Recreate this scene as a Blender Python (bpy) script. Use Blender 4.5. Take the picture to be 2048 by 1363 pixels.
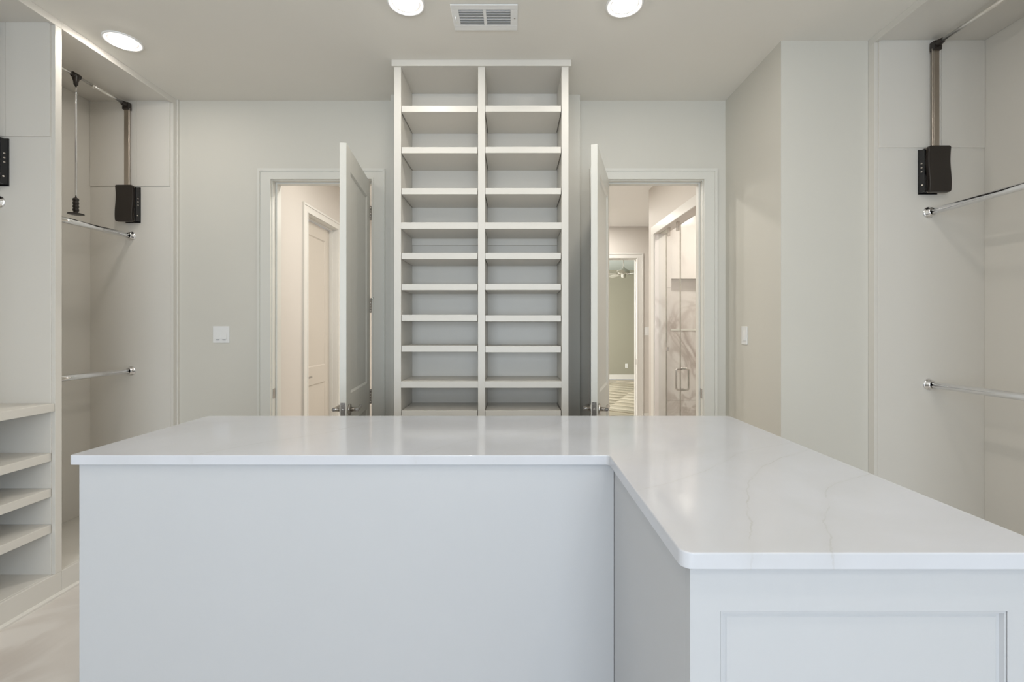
import bpy, bmesh, math, random
from mathutils import Vector, Matrix
random.seed(7)
S = bpy.context.scene
COL = S.collection
for o in list(bpy.data.objects): bpy.data.objects.remove(o)

# ---------------------------------------------------------------- camera
F, CX, CY, H = 910.0, 1029.0, 657.0, 1.42          # focal length in px, vanishing point, eye height
def X(px, Y): return (px - CX) * Y / F             # metres from a measured pixel at a known depth
def Z(py, Y): return H + (CY - py) * Y / F
cd = bpy.data.cameras.new('camera'); cam = bpy.data.objects.new('camera', cd); COL.objects.link(cam)
cam.location = (0, 0, H); cam.rotation_euler = (math.pi/2, 0, 0)
cd.sensor_width = 36; cd.lens = F/2048*36
cd.shift_x = -(CX-1024)/2048; cd.shift_y = -(681.5-CY)/2048; cd.clip_start = .02
S.camera = cam
# ---------------------------------------------------------------- world, lights, exposure
w = bpy.data.worlds.new('world'); S.world = w; w.use_nodes = True
bg = w.node_tree.nodes['Background']; bg.inputs[0].default_value = (.62, .76, 1, 1); bg.inputs[1].default_value = 1.5
S.view_settings.view_transform = 'Standard'; S.view_settings.look = 'None'
S.view_settings.gamma = 1; S.view_settings.use_curve_mapping = False
S.view_settings.exposure = 0.17
def area(name, loc, rot, sx, sy, power, col):
    d = bpy.data.lights.new(name, 'AREA'); d.shape = 'RECTANGLE'; d.size = sx; d.size_y = sy
    d.energy = power; d.color = col
    o = bpy.data.objects.new(name, d); COL.objects.link(o); o.location = loc; o.rotation_euler = rot
    return o
CAN_W, CAN_COL = 3.6, (1, .95, .87)
BATH_W = 11
DAY_W = 112
area('unseen_window_daylight', (-.1, -3.28, 1.5), (math.pi/2, 0, 0), 3.2, 2.0, DAY_W, (.82, .89, 1.0))  # added daylight from behind the camera, through the unseen window
area('bedroom_fill_light', (-.9, 10.2, 1.6), (0, -math.pi/2, 0), 1.8, 2.4, 260, (1, .98, .94))  # added panel beside a windowless wall, brightens the bedroom
CEIL = 3.067; BCEIL = 2.98

# ---------------------------------------------------------------- helpers
def tag(o, label=None, cat=None, group=None, kind=None):
    if label: o['label'] = label
    if cat: o['category'] = cat
    if group: o['group'] = group
    if kind: o['kind'] = kind
    return o
def empty(name, loc=(0, 0, 0), rz=0, **k):
    o = bpy.data.objects.new(name, None); o.empty_display_size = .05
    COL.objects.link(o); o.location = loc; o.rotation_euler.z = rz
    return tag(o, **k)
def box(bm, x0, x1, y0, y1, z0, z1):
    v = [bm.verts.new(p) for p in ((x0,y0,z0),(x1,y0,z0),(x1,y1,z0),(x0,y1,z0),(x0,y0,z1),(x1,y0,z1),(x1,y1,z1),(x0,y1,z1))]
    for f in ((0,3,2,1),(4,5,6,7),(0,1,5,4),(1,2,6,5),(2,3,7,6),(3,0,4,7)): bm.faces.new([v[i] for i in f])
def frame_axes(d):
    d = Vector(d).normalized()
    a = Vector((0,0,1)) if abs(d.z) < .9 else Vector((1,0,0))
    u = d.cross(a).normalized(); return u, d.cross(u).normalized()
def tube(bm, pts, r, n=16, cap=True):
    pts = [Vector(p) for p in pts]; rs = r if isinstance(r, (list, tuple)) else [r]*len(pts)
    rings = []; u = None
    for i, p in enumerate(pts):
        d = (pts[min(i+1, len(pts)-1)] - pts[max(i-1, 0)])
        if d.length < 1e-9: d = Vector((0,0,1))
        d.normalize()
        if u is None: u, v = frame_axes(d)
        else:
            u = (u - d*u.dot(d)).normalized(); v = d.cross(u).normalized()
        rings.append([bm.verts.new(p + (u*math.cos(t)+v*math.sin(t))*rs[i]) for t in [2*math.pi*k/n for k in range(n)]])
    for a, b in zip(rings, rings[1:]):
        for k in range(n): 
            f = bm.faces.new((a[k], a[(k+1)%n], b[(k+1)%n], b[k])); f.smooth = True
    if cap:
        bm.faces.new(rings[0][::-1]); bm.faces.new(rings[-1])
def lathe(bm, c, axis, prof, n=32):
    """prof: list of (distance along axis, radius)"""
    c = Vector(c); d = Vector(axis).normalized(); u, v = frame_axes(d); rings = []
    for h, r in prof:
        if r < 1e-6: rings.append([bm.verts.new(c+d*h)])
        else: rings.append([bm.verts.new(c+d*h+(u*math.cos(2*math.pi*k/n)+v*math.sin(2*math.pi*k/n))*r) for k in range(n)])
    for a, b in zip(rings, rings[1:]):
        for k in range(n):
            q = [a[k % len(a)], a[(k+1) % len(a)], b[(k+1) % len(b)], b[k % len(b)]]
            q = list(dict.fromkeys(q))
            if len(q) > 2: bm.faces.new(q).smooth = True
def prism(bm, pts, z0, z1, axis='z'):
    f = {'z': lambda a, b, c: (a, b, c), 'y': lambda a, b, c: (a, c, b), 'x': lambda a, b, c: (c, a, b)}[axis]
    A = [bm.verts.new(f(a, b, z0)) for a, b in pts]; B = [bm.verts.new(f(a, b, z1)) for a, b in pts]
    n = len(pts); bm.faces.new(A[::-1]); bm.faces.new(B)
    for k in range(n): bm.faces.new((A[k], A[(k+1)%n], B[(k+1)%n], B[k]))
def recess(bm, axis, face, x0, x1, z0, z1, depth, bev, back):
    """frustum recess inside a rectangular hole; front plane at `face`, floor at face+depth (depth signed), solid to `back`"""
    def p(a, b, c): return (a, c, b) if axis == 'y' else (c, a, b)
    o = [(x0,z0),(x1,z0),(x1,z1),(x0,z1)]; i = [(x0+bev,z0+bev),(x1-bev,z0+bev),(x1-bev,z1-bev),(x0+bev,z1-bev)]
    O = [bm.verts.new(p(a,b,face)) for a,b in o]; I = [bm.verts.new(p(a,b,face+depth)) for a,b in i]
    for k in range(4): bm.faces.new((O[k], O[(k+1)%4], I[(k+1)%4], I[k]))
    bm.faces.new(I)
def link(name, bm, mat, parent=None, bevel=0, loc=None, smooth_angle=None):
    bmesh.ops.recalc_face_normals(bm, faces=bm.faces)
    me = bpy.data.meshes.new(name); bm.to_mesh(me); bm.free()
    if mat: me.materials.append(mat)
    o = bpy.data.objects.new(name, me); COL.objects.link(o)
    if loc: o.location = loc
    if parent is not None:
        o.parent = parent
    if bevel:
        m = o.modifiers.new('bevel', 'BEVEL'); m.width = bevel; m.segments = 2; m.limit_method = 'ANGLE'; m.angle_limit = math.radians(50)
        m.harden_normals = True
        for f in me.polygons: f.use_smooth = True
    return o
def boxes(name, mat, parent, bs, bevel=.0015, off=(0, 0, 0)):
    """boxes given in room metres; off is the parent's own place"""
    bm = bmesh.new()
    for b in bs:
        box(bm, b[0]-off[0], b[1]-off[0], b[2]-off[1], b[3]-off[1], b[4]-off[2], b[5]-off[2])
    return link(name, bm, mat, parent, bevel)
def structure(name, mat, bs, bevel=0, label=None):
    o = boxes(name, mat, None, bs, bevel); tag(o, kind='structure', label=label); return o
def copy_tree(o, parent=None):
    c = o.copy(); COL.objects.link(c)
    if parent is not None: c.parent = parent
    for ch in list(o.children): copy_tree(ch, c)
    return c

# ---------------------------------------------------------------- materials
def new_mat(name):
    m = bpy.data.materials.new(name); m.use_nodes = True
    nt = m.node_tree; return m, nt, nt.nodes['Principled BSDF']
def paint(name, col, rough=.5, spec=.35, bump=.04):
    m, nt, b = new_mat(name)
    tc = nt.nodes.new('ShaderNodeTexCoord')
    n = nt.nodes.new('ShaderNodeTexNoise'); n.inputs['Scale'].default_value = 2.2; n.inputs['Detail'].default_value = 3
    nt.links.new(tc.outputs['Object'], n.inputs['Vector'])
    mx = nt.nodes.new('ShaderNodeMix'); mx.data_type = 'RGBA'
    mx.inputs['A'].default_value = (*[c*.985 for c in col], 1); mx.inputs['B'].default_value = (*[min(1, c*1.015) for c in col], 1)
    nt.links.new(n.outputs['Fac'], mx.inputs['Factor']); nt.links.new(mx.outputs['Result'], b.inputs['Base Color'])
    b.inputs['Roughness'].default_value = rough; b.inputs['Specular IOR Level'].default_value = spec
    if bump:
        n2 = nt.nodes.new('ShaderNodeTexNoise'); n2.inputs['Scale'].default_value = 160; n2.inputs['Detail'].default_value = 2
        nt.links.new(tc.outputs['Object'], n2.inputs['Vector'])
        bp = nt.nodes.new('ShaderNodeBump'); bp.inputs['Strength'].default_value = bump; bp.inputs['Distance'].default_value = .002
        nt.links.new(n2.outputs['Fac'], bp.inputs['Height']); nt.links.new(bp.outputs['Normal'], b.inputs['Normal'])
    return m
def metal(name, col, rough):
    m, nt, b = new_mat(name); b.inputs['Base Color'].default_value = (*col, 1)
    b.inputs['Metallic'].default_value = 1
    n = nt.nodes.new('ShaderNodeTexNoise'); n.inputs['Scale'].default_value = 30
    mr = nt.nodes.new('ShaderNodeMapRange'); mr.inputs['To Min'].default_value = rough*.8; mr.inputs['To Max'].default_value = rough*1.2
    nt.links.new(n.outputs['Fac'], mr.inputs['Value']); nt.links.new(mr.outputs['Result'], b.inputs['Roughness'])
    return m
WALL = paint('wall_paint', (.675, .652, .59), .6, .3)
CEILM = paint('ceiling_paint', (.83, .80, .74), .75, .2)
CAB = paint('cabinet_paint', (.725, .695, .64), .38, .4, .015)
ISL = paint('island_paint', (.52, .53, .55), .38, .4, .015)
TRIM = paint('trim_paint', (.72, .705, .65), .33, .45, .01)
BWALL = paint('bathroom_wall_paint', (.66, .62, .575), .6, .3)
BTRIM = paint('bathroom_trim_paint', (.74, .72, .68), .35, .4, .01)
BDOOR = paint('bathroom_door_paint', (.60, .55, .485), .4, .4, .01)
BCEILM = paint('bathroom_ceiling_paint', (.93, .92, .90), .7, .2)
SAGE = paint('bedroom_wall_paint', (.36, .345, .28), .6, .3)
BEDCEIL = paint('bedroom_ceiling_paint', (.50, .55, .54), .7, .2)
WHITE = paint('white_plastic', (.84, .84, .83), .35, .5, 0)
VENTW = paint('white_vent_enamel', (.93, .93, .92), .4, .5, 0)
DARK = paint('dark_grey', (.22, .23, .25), .8, .2, 0)  # dark grey of the dimmer sliders and outlet slots
DUCT = paint('duct_grey', (.60, .60, .60), .7, .2, 0)
BLACK = paint('black_plastic', (.020, .015, .012), .34, .5, 0)
BLACK2 = paint('black_gloss_plastic', (.008, .008, .009), .22, .5, 0)
FANW = paint('fan_painted_metal', (.42, .41, .36), .4, .5, 0)
CHROME = metal('chrome', (.82, .82, .83), .045)
NICKEL = metal('satin_nickel', (.56, .53, .50), .27)
STEEL = metal('brushed_steel', (.47, .42, .37), .34)
RODM = metal('telescopic_rod_metal', (.86, .84, .80), .3)
def marble(name, base, vein, scale, rough, amount=.6, vscale=1.0):
    m, nt, b = new_mat(name); L = nt.links
    tc = nt.nodes.new('ShaderNodeTexCoord')
    n1 = nt.nodes.new('ShaderNodeTexNoise'); n1.inputs['Scale'].default_value = scale; n1.inputs['Detail'].default_value = 8; n1.inputs['Distortion'].default_value = 1.6
    n2 = nt.nodes.new('ShaderNodeTexNoise'); n2.inputs['Scale'].default_value = scale*.6; n2.inputs['Detail'].default_value = 3
    L.new(tc.outputs['Object'], n1.inputs['Vector']); L.new(tc.outputs['Object'], n2.inputs['Vector'])
    s = nt.nodes.new('ShaderNodeMath'); s.operation = 'SUBTRACT'; s.inputs[1].default_value = .5
    a = nt.nodes.new('ShaderNodeMath'); a.operation = 'ABSOLUTE'
    r = nt.nodes.new('ShaderNodeMapRange'); r.inputs['From Min'].default_value = 0; r.inputs['From Max'].default_value = .07*vscale
    r.inputs['To Min'].default_value = 1; r.inputs['To Max'].default_value = 0; r.interpolation_type = 'SMOOTHSTEP'
    L.new(n1.outputs['Fac'], s.inputs[0]); L.new(s.outputs[0], a.inputs[0]); L.new(a.outputs[0], r.inputs['Value'])
    r2 = nt.nodes.new('ShaderNodeMapRange'); r2.inputs['From Min'].default_value = .42; r2.inputs['From Max'].default_value = .68
    r2.inputs['To Max'].default_value = amount; L.new(n2.outputs['Fac'], r2.inputs['Value'])
    mu = nt.nodes.new('ShaderNodeMath'); mu.operation = 'MULTIPLY'; L.new(r.outputs['Result'], mu.inputs[0]); L.new(r2.outputs['Result'], mu.inputs[1])
    mx = nt.nodes.new('ShaderNodeMix'); mx.data_type = 'RGBA'
    mx.inputs['A'].default_value = (*base, 1); mx.inputs['B'].default_value = (*vein, 1)
    L.new(mu.outputs[0], mx.inputs['Factor']); L.new(mx.outputs['Result'], b.inputs['Base Color'])
    b.inputs['Roughness'].default_value = rough
    return m
FLOORM = marble('floor_marble', (.72, .68, .64), (.54, .48, .43), 1.6, .25, .8, 2.2)
TILEM = marble('shower_marble', (.78, .74, .72), (.42, .35, .32), 2.0, .2, .9, 1.5)
def quartz():
    m, nt, b = new_mat('white_quartz'); L = nt.links; N = nt.nodes.new
    tc = N('ShaderNodeTexCoord'); sx = N('ShaderNodeSeparateXYZ'); L.new(tc.outputs['Object'], sx.inputs[0])
    wob = N('ShaderNodeTexNoise'); wob.inputs['Scale'].default_value = 9; wob.inputs['Detail'].default_value = 6; wob.inputs['Roughness'].default_value = .65
    L.new(tc.outputs['Object'], wob.inputs['Vector'])
    brk = N('ShaderNodeTexNoise'); brk.inputs['Scale'].default_value = 14; brk.inputs['Detail'].default_value = 4
    L.new(tc.outputs['Object'], brk.inputs['Vector'])
    def mth(op, a, c=None, cl=False):
        n = N('ShaderNodeMath'); n.operation = op; n.use_clamp = cl
        for i, v in enumerate((a, c)):
            if v is None: continue
            if isinstance(v, (int, float)): n.inputs[i].default_value = v
            else: L.new(v, n.inputs[i])
        return n.outputs[0]
    w_ = mth('MULTIPLY', mth('SUBTRACT', wob.outputs['Fac'], .5), .045)
    total = None
    # veins of the slab: x as a function of depth y (0.7..2.1 m mapped to 0..1)
    veins = [([(.79,.412),(.924,.478),(1.095,.562),(1.21,.64),(1.295,.715),(1.45,.93),(1.6,1.2)], .0014, .55),
             ([(.79,.555),(.924,.632),(1.032,.71),(1.10,.76),(1.149,.82),(1.21,.94),(1.35,1.3)], .0014, .55),
             ([(1.02,.14),(1.15,.395),(1.27,.55),(1.34,.62),(1.425,.71),(1.55,.94),(1.7,1.25)], .0012, .35),
             ([(1.40,-.99),(1.55,-.86),(1.7,-.70),(1.85,-.62),(2.03,-.40)], .0025, .3),
             ([(1.40,-.30),(1.6,-.14),(1.8,.12),(2.03,.28)], .0025, .22)]
    for pts, wd, st in veins:
        fc = N('ShaderNodeFloatCurve'); L.new(mth('DIVIDE', mth('SUBTRACT', sx.outputs['Y'], .7), 1.4), fc.inputs['Value'])
        c = fc.mapping.curves[0]
        P = [((y-.7)/1.4, (x+1.5)/3.0) for y, x in pts]
        c.points[0].location = P[0]; c.points[1].location = P[-1]
        for p in P[1:-1]: c.points.new(*p)
        fc.mapping.update()
        g = mth('SUBTRACT', mth('MULTIPLY', fc.outputs[0], 3.0), 1.5)
        d = mth('ABSOLUTE', mth('SUBTRACT', mth('ADD', sx.outputs['X'], w_), g))
        core = N('ShaderNodeMapRange'); core.inputs['From Max'].default_value = wd*2.2; core.inputs['To Min'].default_value = 1; core.inputs['To Max'].default_value = 0
        L.new(d, core.inputs['Value'])
        halo = N('ShaderNodeMapRange'); halo.inputs['From Max'].default_value = .022; halo.inputs['To Min'].default_value = .13; halo.inputs['To Max'].default_value = 0
        L.new(d, halo.inputs['Value'])
        bb = N('ShaderNodeMapRange'); bb.inputs['From Min'].default_value = .36; bb.inputs['From Max'].default_value = .66; bb.inputs['To Max'].default_value = .75
        L.new(brk.outputs['Fac'], bb.inputs['Value'])
        t = mth('MULTIPLY', mth('ADD', mth('MULTIPLY', core.outputs[0], bb.outputs[0]), halo.outputs[0]), st)
        lo = mth('GREATER_THAN', sx.outputs['Y'], pts[0][0]-.02)
        t = mth('MULTIPLY', t, lo)
        total = t if total is None else mth('ADD', total, t, True)
    cl = N('ShaderNodeTexNoise'); cl.inputs['Scale'].default_value = 3; cl.inputs['Detail'].default_value = 7; cl.inputs['Distortion'].default_value = .8
    L.new(tc.outputs['Object'], cl.inputs['Vector'])
    m0 = N('ShaderNodeMix'); m0.data_type = 'RGBA'; m0.inputs['A'].default_value = (.60, .615, .66, 1); m0.inputs['B'].default_value = (.56, .57, .60, 1)
    cr = N('ShaderNodeMapRange'); cr.inputs['From Min'].default_value = .4; cr.inputs['From Max'].default_value = .75; L.new(cl.outputs['Fac'], cr.inputs['Value'])
    L.new(cr.outputs[0], m0.inputs['Factor'])
    m1 = N('ShaderNodeMix'); m1.data_type = 'RGBA'; m1.inputs['B'].default_value = (.40, .38, .35, 1)
    L.new(m0.outputs['Result'], m1.inputs['A']); L.new(total, m1.inputs['Factor'])
    L.new(m1.outputs['Result'], b.inputs['Base Color'])
    b.inputs['Roughness'].default_value = .10; b.inputs['Specular IOR Level'].default_value = .5
    return m
QUARTZ = quartz()
def wood():
    m, nt, b = new_mat('pale_wood'); L = nt.links; N = nt.nodes.new
    tc = N('ShaderNodeTexCoord'); mp = N('ShaderNodeMapping'); mp.inputs['Scale'].default_value = (1, 9, 1)
    L.new(tc.outputs['Object'], mp.inputs['Vector'])
    n = N('ShaderNodeTexNoise'); n.inputs['Scale'].default_value = 2.5; n.inputs['Detail'].default_value = 6
    L.new(mp.outputs[0], n.inputs['Vector'])
    oi = N('ShaderNodeObjectInfo'); ad = N('ShaderNodeMath'); ad.operation = 'MULTIPLY_ADD'; ad.inputs[1].default_value = .5
    L.new(oi.outputs['Random'], ad.inputs[0]); L.new(n.outputs['Fac'], ad.inputs[2])
    mr = N('ShaderNodeMapRange'); mr.inputs['From Min'].default_value = .4; mr.inputs['From Max'].default_value = 1.05; L.new(ad.outputs[0], mr.inputs['Value'])
    mx = N('ShaderNodeMix'); mx.data_type = 'RGBA'; mx.inputs['A'].default_value = (.50, .45, .36, 1); mx.inputs['B'].default_value = (.43, .37, .28, 1)
    L.new(mr.outputs[0], mx.inputs['Factor']); L.new(mx.outputs['Result'], b.inputs['Base Color']); b.inputs['Roughness'].default_value = .35
    return m
WOOD = wood()
def glass():
    m = bpy.data.materials.new('clear_glass'); m.use_nodes = True; nt = m.node_tree; nt.nodes.clear(); N = nt.nodes.new; L = nt.links
    out = N('ShaderNodeOutputMaterial'); mx = N('ShaderNodeMixShader'); t = N('ShaderNodeBsdfTransparent'); g = N('ShaderNodeBsdfGlossy')
    t.inputs[0].default_value = (.95, .965, .955, 1); g.inputs['Roughness'].default_value = .01
    fr = N('ShaderNodeFresnel'); fr.inputs[0].default_value = 1.45
    ge = N('ShaderNodeNewGeometry'); iv = N('ShaderNodeMath'); iv.operation = 'SUBTRACT'; iv.inputs[0].default_value = 1; L.new(ge.outputs['Backfacing'], iv.inputs[1])
    mu = N('ShaderNodeMath'); mu.operation = 'MULTIPLY'; L.new(fr.outputs[0], mu.inputs[0]); L.new(iv.outputs[0], mu.inputs[1]); L.new(mu.outputs[0], mx.inputs[0]); L.new(t.outputs[0], mx.inputs[1]); L.new(g.outputs[0], mx.inputs[2]); L.new(mx.outputs[0], out.inputs[0])
    return m
GLASS = glass()
def emit(name, col, s):
    m, nt, b = new_mat(name); b.inputs['Base Color'].default_value = (.9, .9, .9, 1)
    b.inputs['Emission Color'].default_value = (*col, 1); b.inputs['Emission Strength'].default_value = s
    return m
LENS = emit('lamp_lens', (1, .94, .86), 60)

# ================================================================ SETTING
YB = 3.29                     # closet back wall
XL = -2.43; XLB = -3.03       # left cabinets: front plane, wall behind
XR = X(1736, 2.603); XRB = 2.65
XC = 1.525; YC = 2.603        # corner of the boxed-out wall on the right
YF = -3.2                     # wall behind the camera
HEAD = 2.49
LD = (-1.750, -1.034); RD = (.643, 1.359)    # door openings in the back wall
BXL, BXR, BYF = -1.927, 1.515, 6.95
structure('floor', FLOORM, [(-3.2, 3.0, YF-.15, YB+.12, -.06, 0), (BXL-.3, 3.6, YB+.12, BYF+.12, -.06, 0)])
structure('ceiling', CEILM, [(-3.2, 3.0, YF-.15, YB+.12, CEIL, CEIL+.1)])
structure('wall_left', WALL, [(XLB-.12, XLB, YF, YB+.12, 0, CEIL)])
structure('wall_right', WALL, [(XC, 2.9, YC, YB, 0, CEIL), (XRB, XRB+.12, YF, YC, 0, CEIL)])
structure('wall_back', WALL, [(XLB, LD[0]-.02, YB, YB+.12, 0, CEIL), (LD[0]-.02, LD[1]+.02, YB, YB+.12, HEAD+.02, CEIL),
          (LD[1]+.02, RD[0]-.02, YB, YB+.12, 0, CEIL), (RD[0]-.02, RD[1]+.02, YB, YB+.12, HEAD+.02, CEIL), (RD[1]+.02, 2.9, YB, YB+.12, 0, CEIL)])
# shallow chase behind the shelf tower
CH = (X(781, 3.204), X(1160, 3.204), 3.204)
structure('wall_chase', WALL, [(CH[0], CH[1], CH[2], YB, 0, CEIL)])
# wall behind the camera; its wide window is unseen, added as daylight source
WX0, WX1, WZ0, WZ1 = -1.7, 1.5, .5, 2.5
structure('wall_front', WALL, [(XLB, WX0, YF-.12, YF, 0, CEIL), (WX1, XRB, YF-.12, YF, 0, CEIL), (WX0, WX1, YF-.12, YF, 0, WZ0), (WX0, WX1, YF-.12, YF, WZ1, CEIL)])
wn = empty('unseen_window_1', ((WX0+WX1)/2, YF-.06, WZ0), kind='structure')
boxes('unseen_window_frame', TRIM, wn, [(WX0, WX1, YF-.1, YF-.04, WZ0, WZ0+.05), (WX0, WX1, YF-.1, YF-.04, WZ1-.05, WZ1), (WX0, WX0+.05, YF-.1, YF-.04, WZ0+.05, WZ1-.05),
      (WX1-.05, WX1, YF-.1, YF-.04, WZ0+.05, WZ1-.05), (-.125, -.075, YF-.1, YF-.04, WZ0+.05, WZ1-.05)], off=wn.location)
for a, b_ in ((WX0+.05, -.125), (-.075, WX1-.05)):
    boxes('pane', GLASS, wn, [(a, b_, YF-.074, YF-.07, WZ0+.05, WZ1-.05)], 0, wn.location)

def baseboard(name, segs, mat):
    bs = []
    for (a, b_, c, d, side) in segs:   # axis, plane, from, to, side
        if a == 'y':  # runs along x on plane y=b
            bs += [(c, d, min(b_, b_+side*.014), max(b_, b_+side*.014), 0, .135), (c, d, min(b_, b_+side*.02), max(b_, b_+side*.02), 0, .02)]
        else:
            bs += [(min(b_, b_+side*.014), max(b_, b_+side*.014), c, d, 0, .135), (min(b_, b_+side*.02), max(b_, b_+side*.02), c, d, 0, .02)]
    return structure(name, mat, bs, .003)
baseboard('baseboard_back', [('y', YB, XL+.01, LD[0]-.105, -1), ('y', YB, RD[1]+.105, XC, -1)], TRIM)
baseboard('baseboard_right', [('x', XC, YC, YB-.02, -1), ('y', YC, XC-.014, XR-.01, -1)], TRIM)

def casing(name, x0, x1, y, side, zt, mat, wl=.10, wt=.083, axis='y', lo=0):
    """door casing with raised outer bead; side=-1 towards smaller coordinate"""
    bs = []
    def r(a0, a1, z0, z1, t):
        c0, c1 = sorted((y, y+side*t))
        bs.append((a0, a1, c0, c1, z0, z1) if axis == 'y' else (c0, c1, a0, a1, z0, z1))
    for s, e in ((-1, x0), (1, x1)):
        o_ = e+s*wl
        a, b_ = sorted((e+s*.018, o_-s*.018)); r(a, b_, lo, zt+wt-.018, .014)
        a, b_ = sorted((o_-s*.018, o_)); r(a, b_, lo, zt+wt-.018, .021)
        a, b_ = sorted((e+s*.006, e+s*.018)); r(a, b_, lo, zt+.006, .018)
    r(x0-.018, x1+.018, zt+.018, zt+wt-.018, .014)
    r(x0-wl, x1+wl, zt+wt-.018, zt+wt, .021)
    r(x0-.018, x1+.018, zt+.006, zt+.018, .018)
    return structure(name, mat, bs, 0)
def jamb(name, x0, x1, y0, y1, zt, mat, stop0, stop1, axis='y'):
    bs = [(x0-.02, x0, y0, y1, 0, zt+.02), (x1, x1+.02, y0, y1, 0, zt+.02), (x0, x1, y0, y1, zt, zt+.02),
          (x0, x0+.012, stop0, stop1, 0, zt), (x1-.012, x1, stop0, stop1, 0, zt), (x0+.012, x1-.012, stop0, stop1, zt-.012, zt)]
    if axis == 'x': bs = [(b[2], b[3], b[0], b[1], b[4], b[5]) for b in bs]
    return structure(name, mat, bs, .001)
casing('trim_1', LD[0], LD[1], YB, -1, HEAD, TRIM)
casing('trim_2', RD[0], RD[1], YB, -1, HEAD, TRIM)
j1 = jamb('trim_3', LD[0], LD[1], YB, YB+.12, HEAD, TRIM, YB+.042, YB+.085)
j2 = jamb('trim_4', RD[0], RD[1], YB, YB+.12, HEAD, TRIM, YB+.042, YB+.085)
casing('trim_5', LD[0], LD[1], YB+.12, 1, HEAD, BTRIM)
casing('trim_6', RD[0], RD[1], YB+.12, 1, HEAD, BTRIM)
for jj, x, zc in ((j1, LD[0], .95), (j2, RD[1], .95)):     # strike plates let into the jambs
    s = 1 if x == LD[0] else -1
    bm = bmesh.new(); a, b_ = sorted((x, x+s*.002))
    box(bm, a, b_, YB+.003, YB+.036, zc-.035, zc+.035)
    a, b_ = sorted((x+s*.002, x+s*.003)); box(bm, a, b_, YB+.012, YB+.026, zc-.014, zc+.014)
    tag(link('strike_plate', bm, NICKEL, jj, .0005), label='satin nickel strike plate')

# ---- bathroom beyond
OB = (4.225, 4.935)            # opening in bathroom's left wall (along y)
structure('wall_bathroom_left', BWALL, [(BXL-.12, BXL, YB+.12, OB[0]-.02, 0, BCEIL), (BXL-.12, BXL, OB[1]+.02, BYF, 0, BCEIL), (BXL-.12, BXL, OB[0]-.02, OB[1]+.02, HEAD+.02, BCEIL)])
SH = (3.72, 4.92, 2.443)       # shower opening
structure('wall_bathroom_right', BWALL, [(BXR, BXR+.12, YB+.12, SH[0], 0, BCEIL), (BXR, BXR+.12, SH[0], SH[1], SH[2], BCEIL), (BXR, BXR+.12, SH[1], 5.13, 0, BCEIL),
          (BXR+.12, 3.0, 5.07, 5.13, 0, BCEIL), (3.0, 3.1, 5.07, BYF, 0, BCEIL)])
OF = (1.05, X(1273, BYF))
structure('wall_bathroom_far', BWALL, [(BXL, OF[0]-.02, BYF, BYF+.12, 0, BCEIL), (OF[1]+.02, 3.1, BYF, BYF+.12, 0, BCEIL), (OF[0]-.02, OF[1]+.02, BYF, BYF+.12, HEAD+.02, BCEIL)])
structure('ceiling_bathroom', BCEILM, [(BXL-.12, 3.1, YB+.12, BYF+.12, BCEIL, BCEIL+.08)])
casing('trim_7', OB[0], OB[1], BXL, 1, HEAD, BTRIM, axis='x')
jamb('trim_8', OB[0], OB[1], BXL-.12, BXL, HEAD, BTRIM, BXL-.08, BXL-.045, axis='x')
casing('trim_9', OF[0], OF[1], BYF, -1, HEAD, BTRIM)
jf = jamb('trim_10', OF[0], OF[1], BYF, BYF+.12, HEAD, BTRIM, BYF+.05, BYF+.085)
boxes('strike_plate', NICKEL, jf, [(OF[1]-.002, OF[1], BYF+.005, BYF+.04, .87, .95)], .0005)
baseboard('baseboard_bathroom', [('x', BXL, YB+.14, OB[0]-.105, 1), ('x', BXL, OB[1]+.105, BYF, 1), ('y', BYF, OF[1]+.105, 3.0, -1), ('y', BYF, BXL+.02, OF[0]-.105, -1), ('x', BXR, SH[1]+.105, 5.13, -1)], BTRIM)
# marble surround of the shower opening
structure('trim_11', BTRIM, [(BXR-.012, BXR, SH[0]-.09, SH[1]+.09, SH[2], SH[2]+.09), (BXR-.012, BXR, SH[1], SH[1]+.09, 0, SH[2]), (BXR-.012, BXR, SH[0]-.09, SH[0], 0, SH[2])], .002)
# shower stall shell and its tiles
YS = 4.95
sw = structure('wall_shower', TILEM, [(2.62, 2.72, 3.6, YS+.13, 0, 2.8), (BXR+.12, 2.62, YS+.105, YS+.13, 0, 2.8), (BXR+.12, 2.62, 3.6, 3.7, 0, 2.8), (BXR+.12, 2.72, 3.6, YS+.13, 2.8, 2.86)])
NX0, NX1, NZ0, NZ1 = X(1343, YS), 2.06, Z(660, YS), Z(557, YS)
g = .0015
xa, xb, xc = BXR+.121, 2.126, 2.62
rows = [(0.0, .642), (.642, 1.866), (1.866, 2.8)]
def tile(bs): boxes('tile', TILEM, sw, [(a+g, b_-g, YS, YS+.105, c+g, d-g) for a, b_, c, d in bs], .0006)
tile([(xa, xb, *rows[0])]); tile([(xb, xc, *rows[0])]); tile([(xb, xc, *rows[1])]); tile([(xb, xc, *rows[2])])
tile([(xa, NX0, *rows[1]), (NX0-2*g, NX1+2*g, rows[1][0], NZ0), (NX1, xb, *rows[1])])
tile([(xa, NX0, *rows[2]), (NX0-2*g, NX1+2*g, NZ1, rows[2][1]), (NX1, xb, *rows[2])])
boxes('niche_sill', BTRIM, sw, [(NX0-.01, NX1+.01, YS-.008, YS+.1, NZ0-.004, NZ0+.016)], .002)
boxes('return_tile', TILEM, sw, [(BXR+.0, BXR+.119, SH[1]-.012, SH[1], 0, SH[2])], .001)
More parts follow.
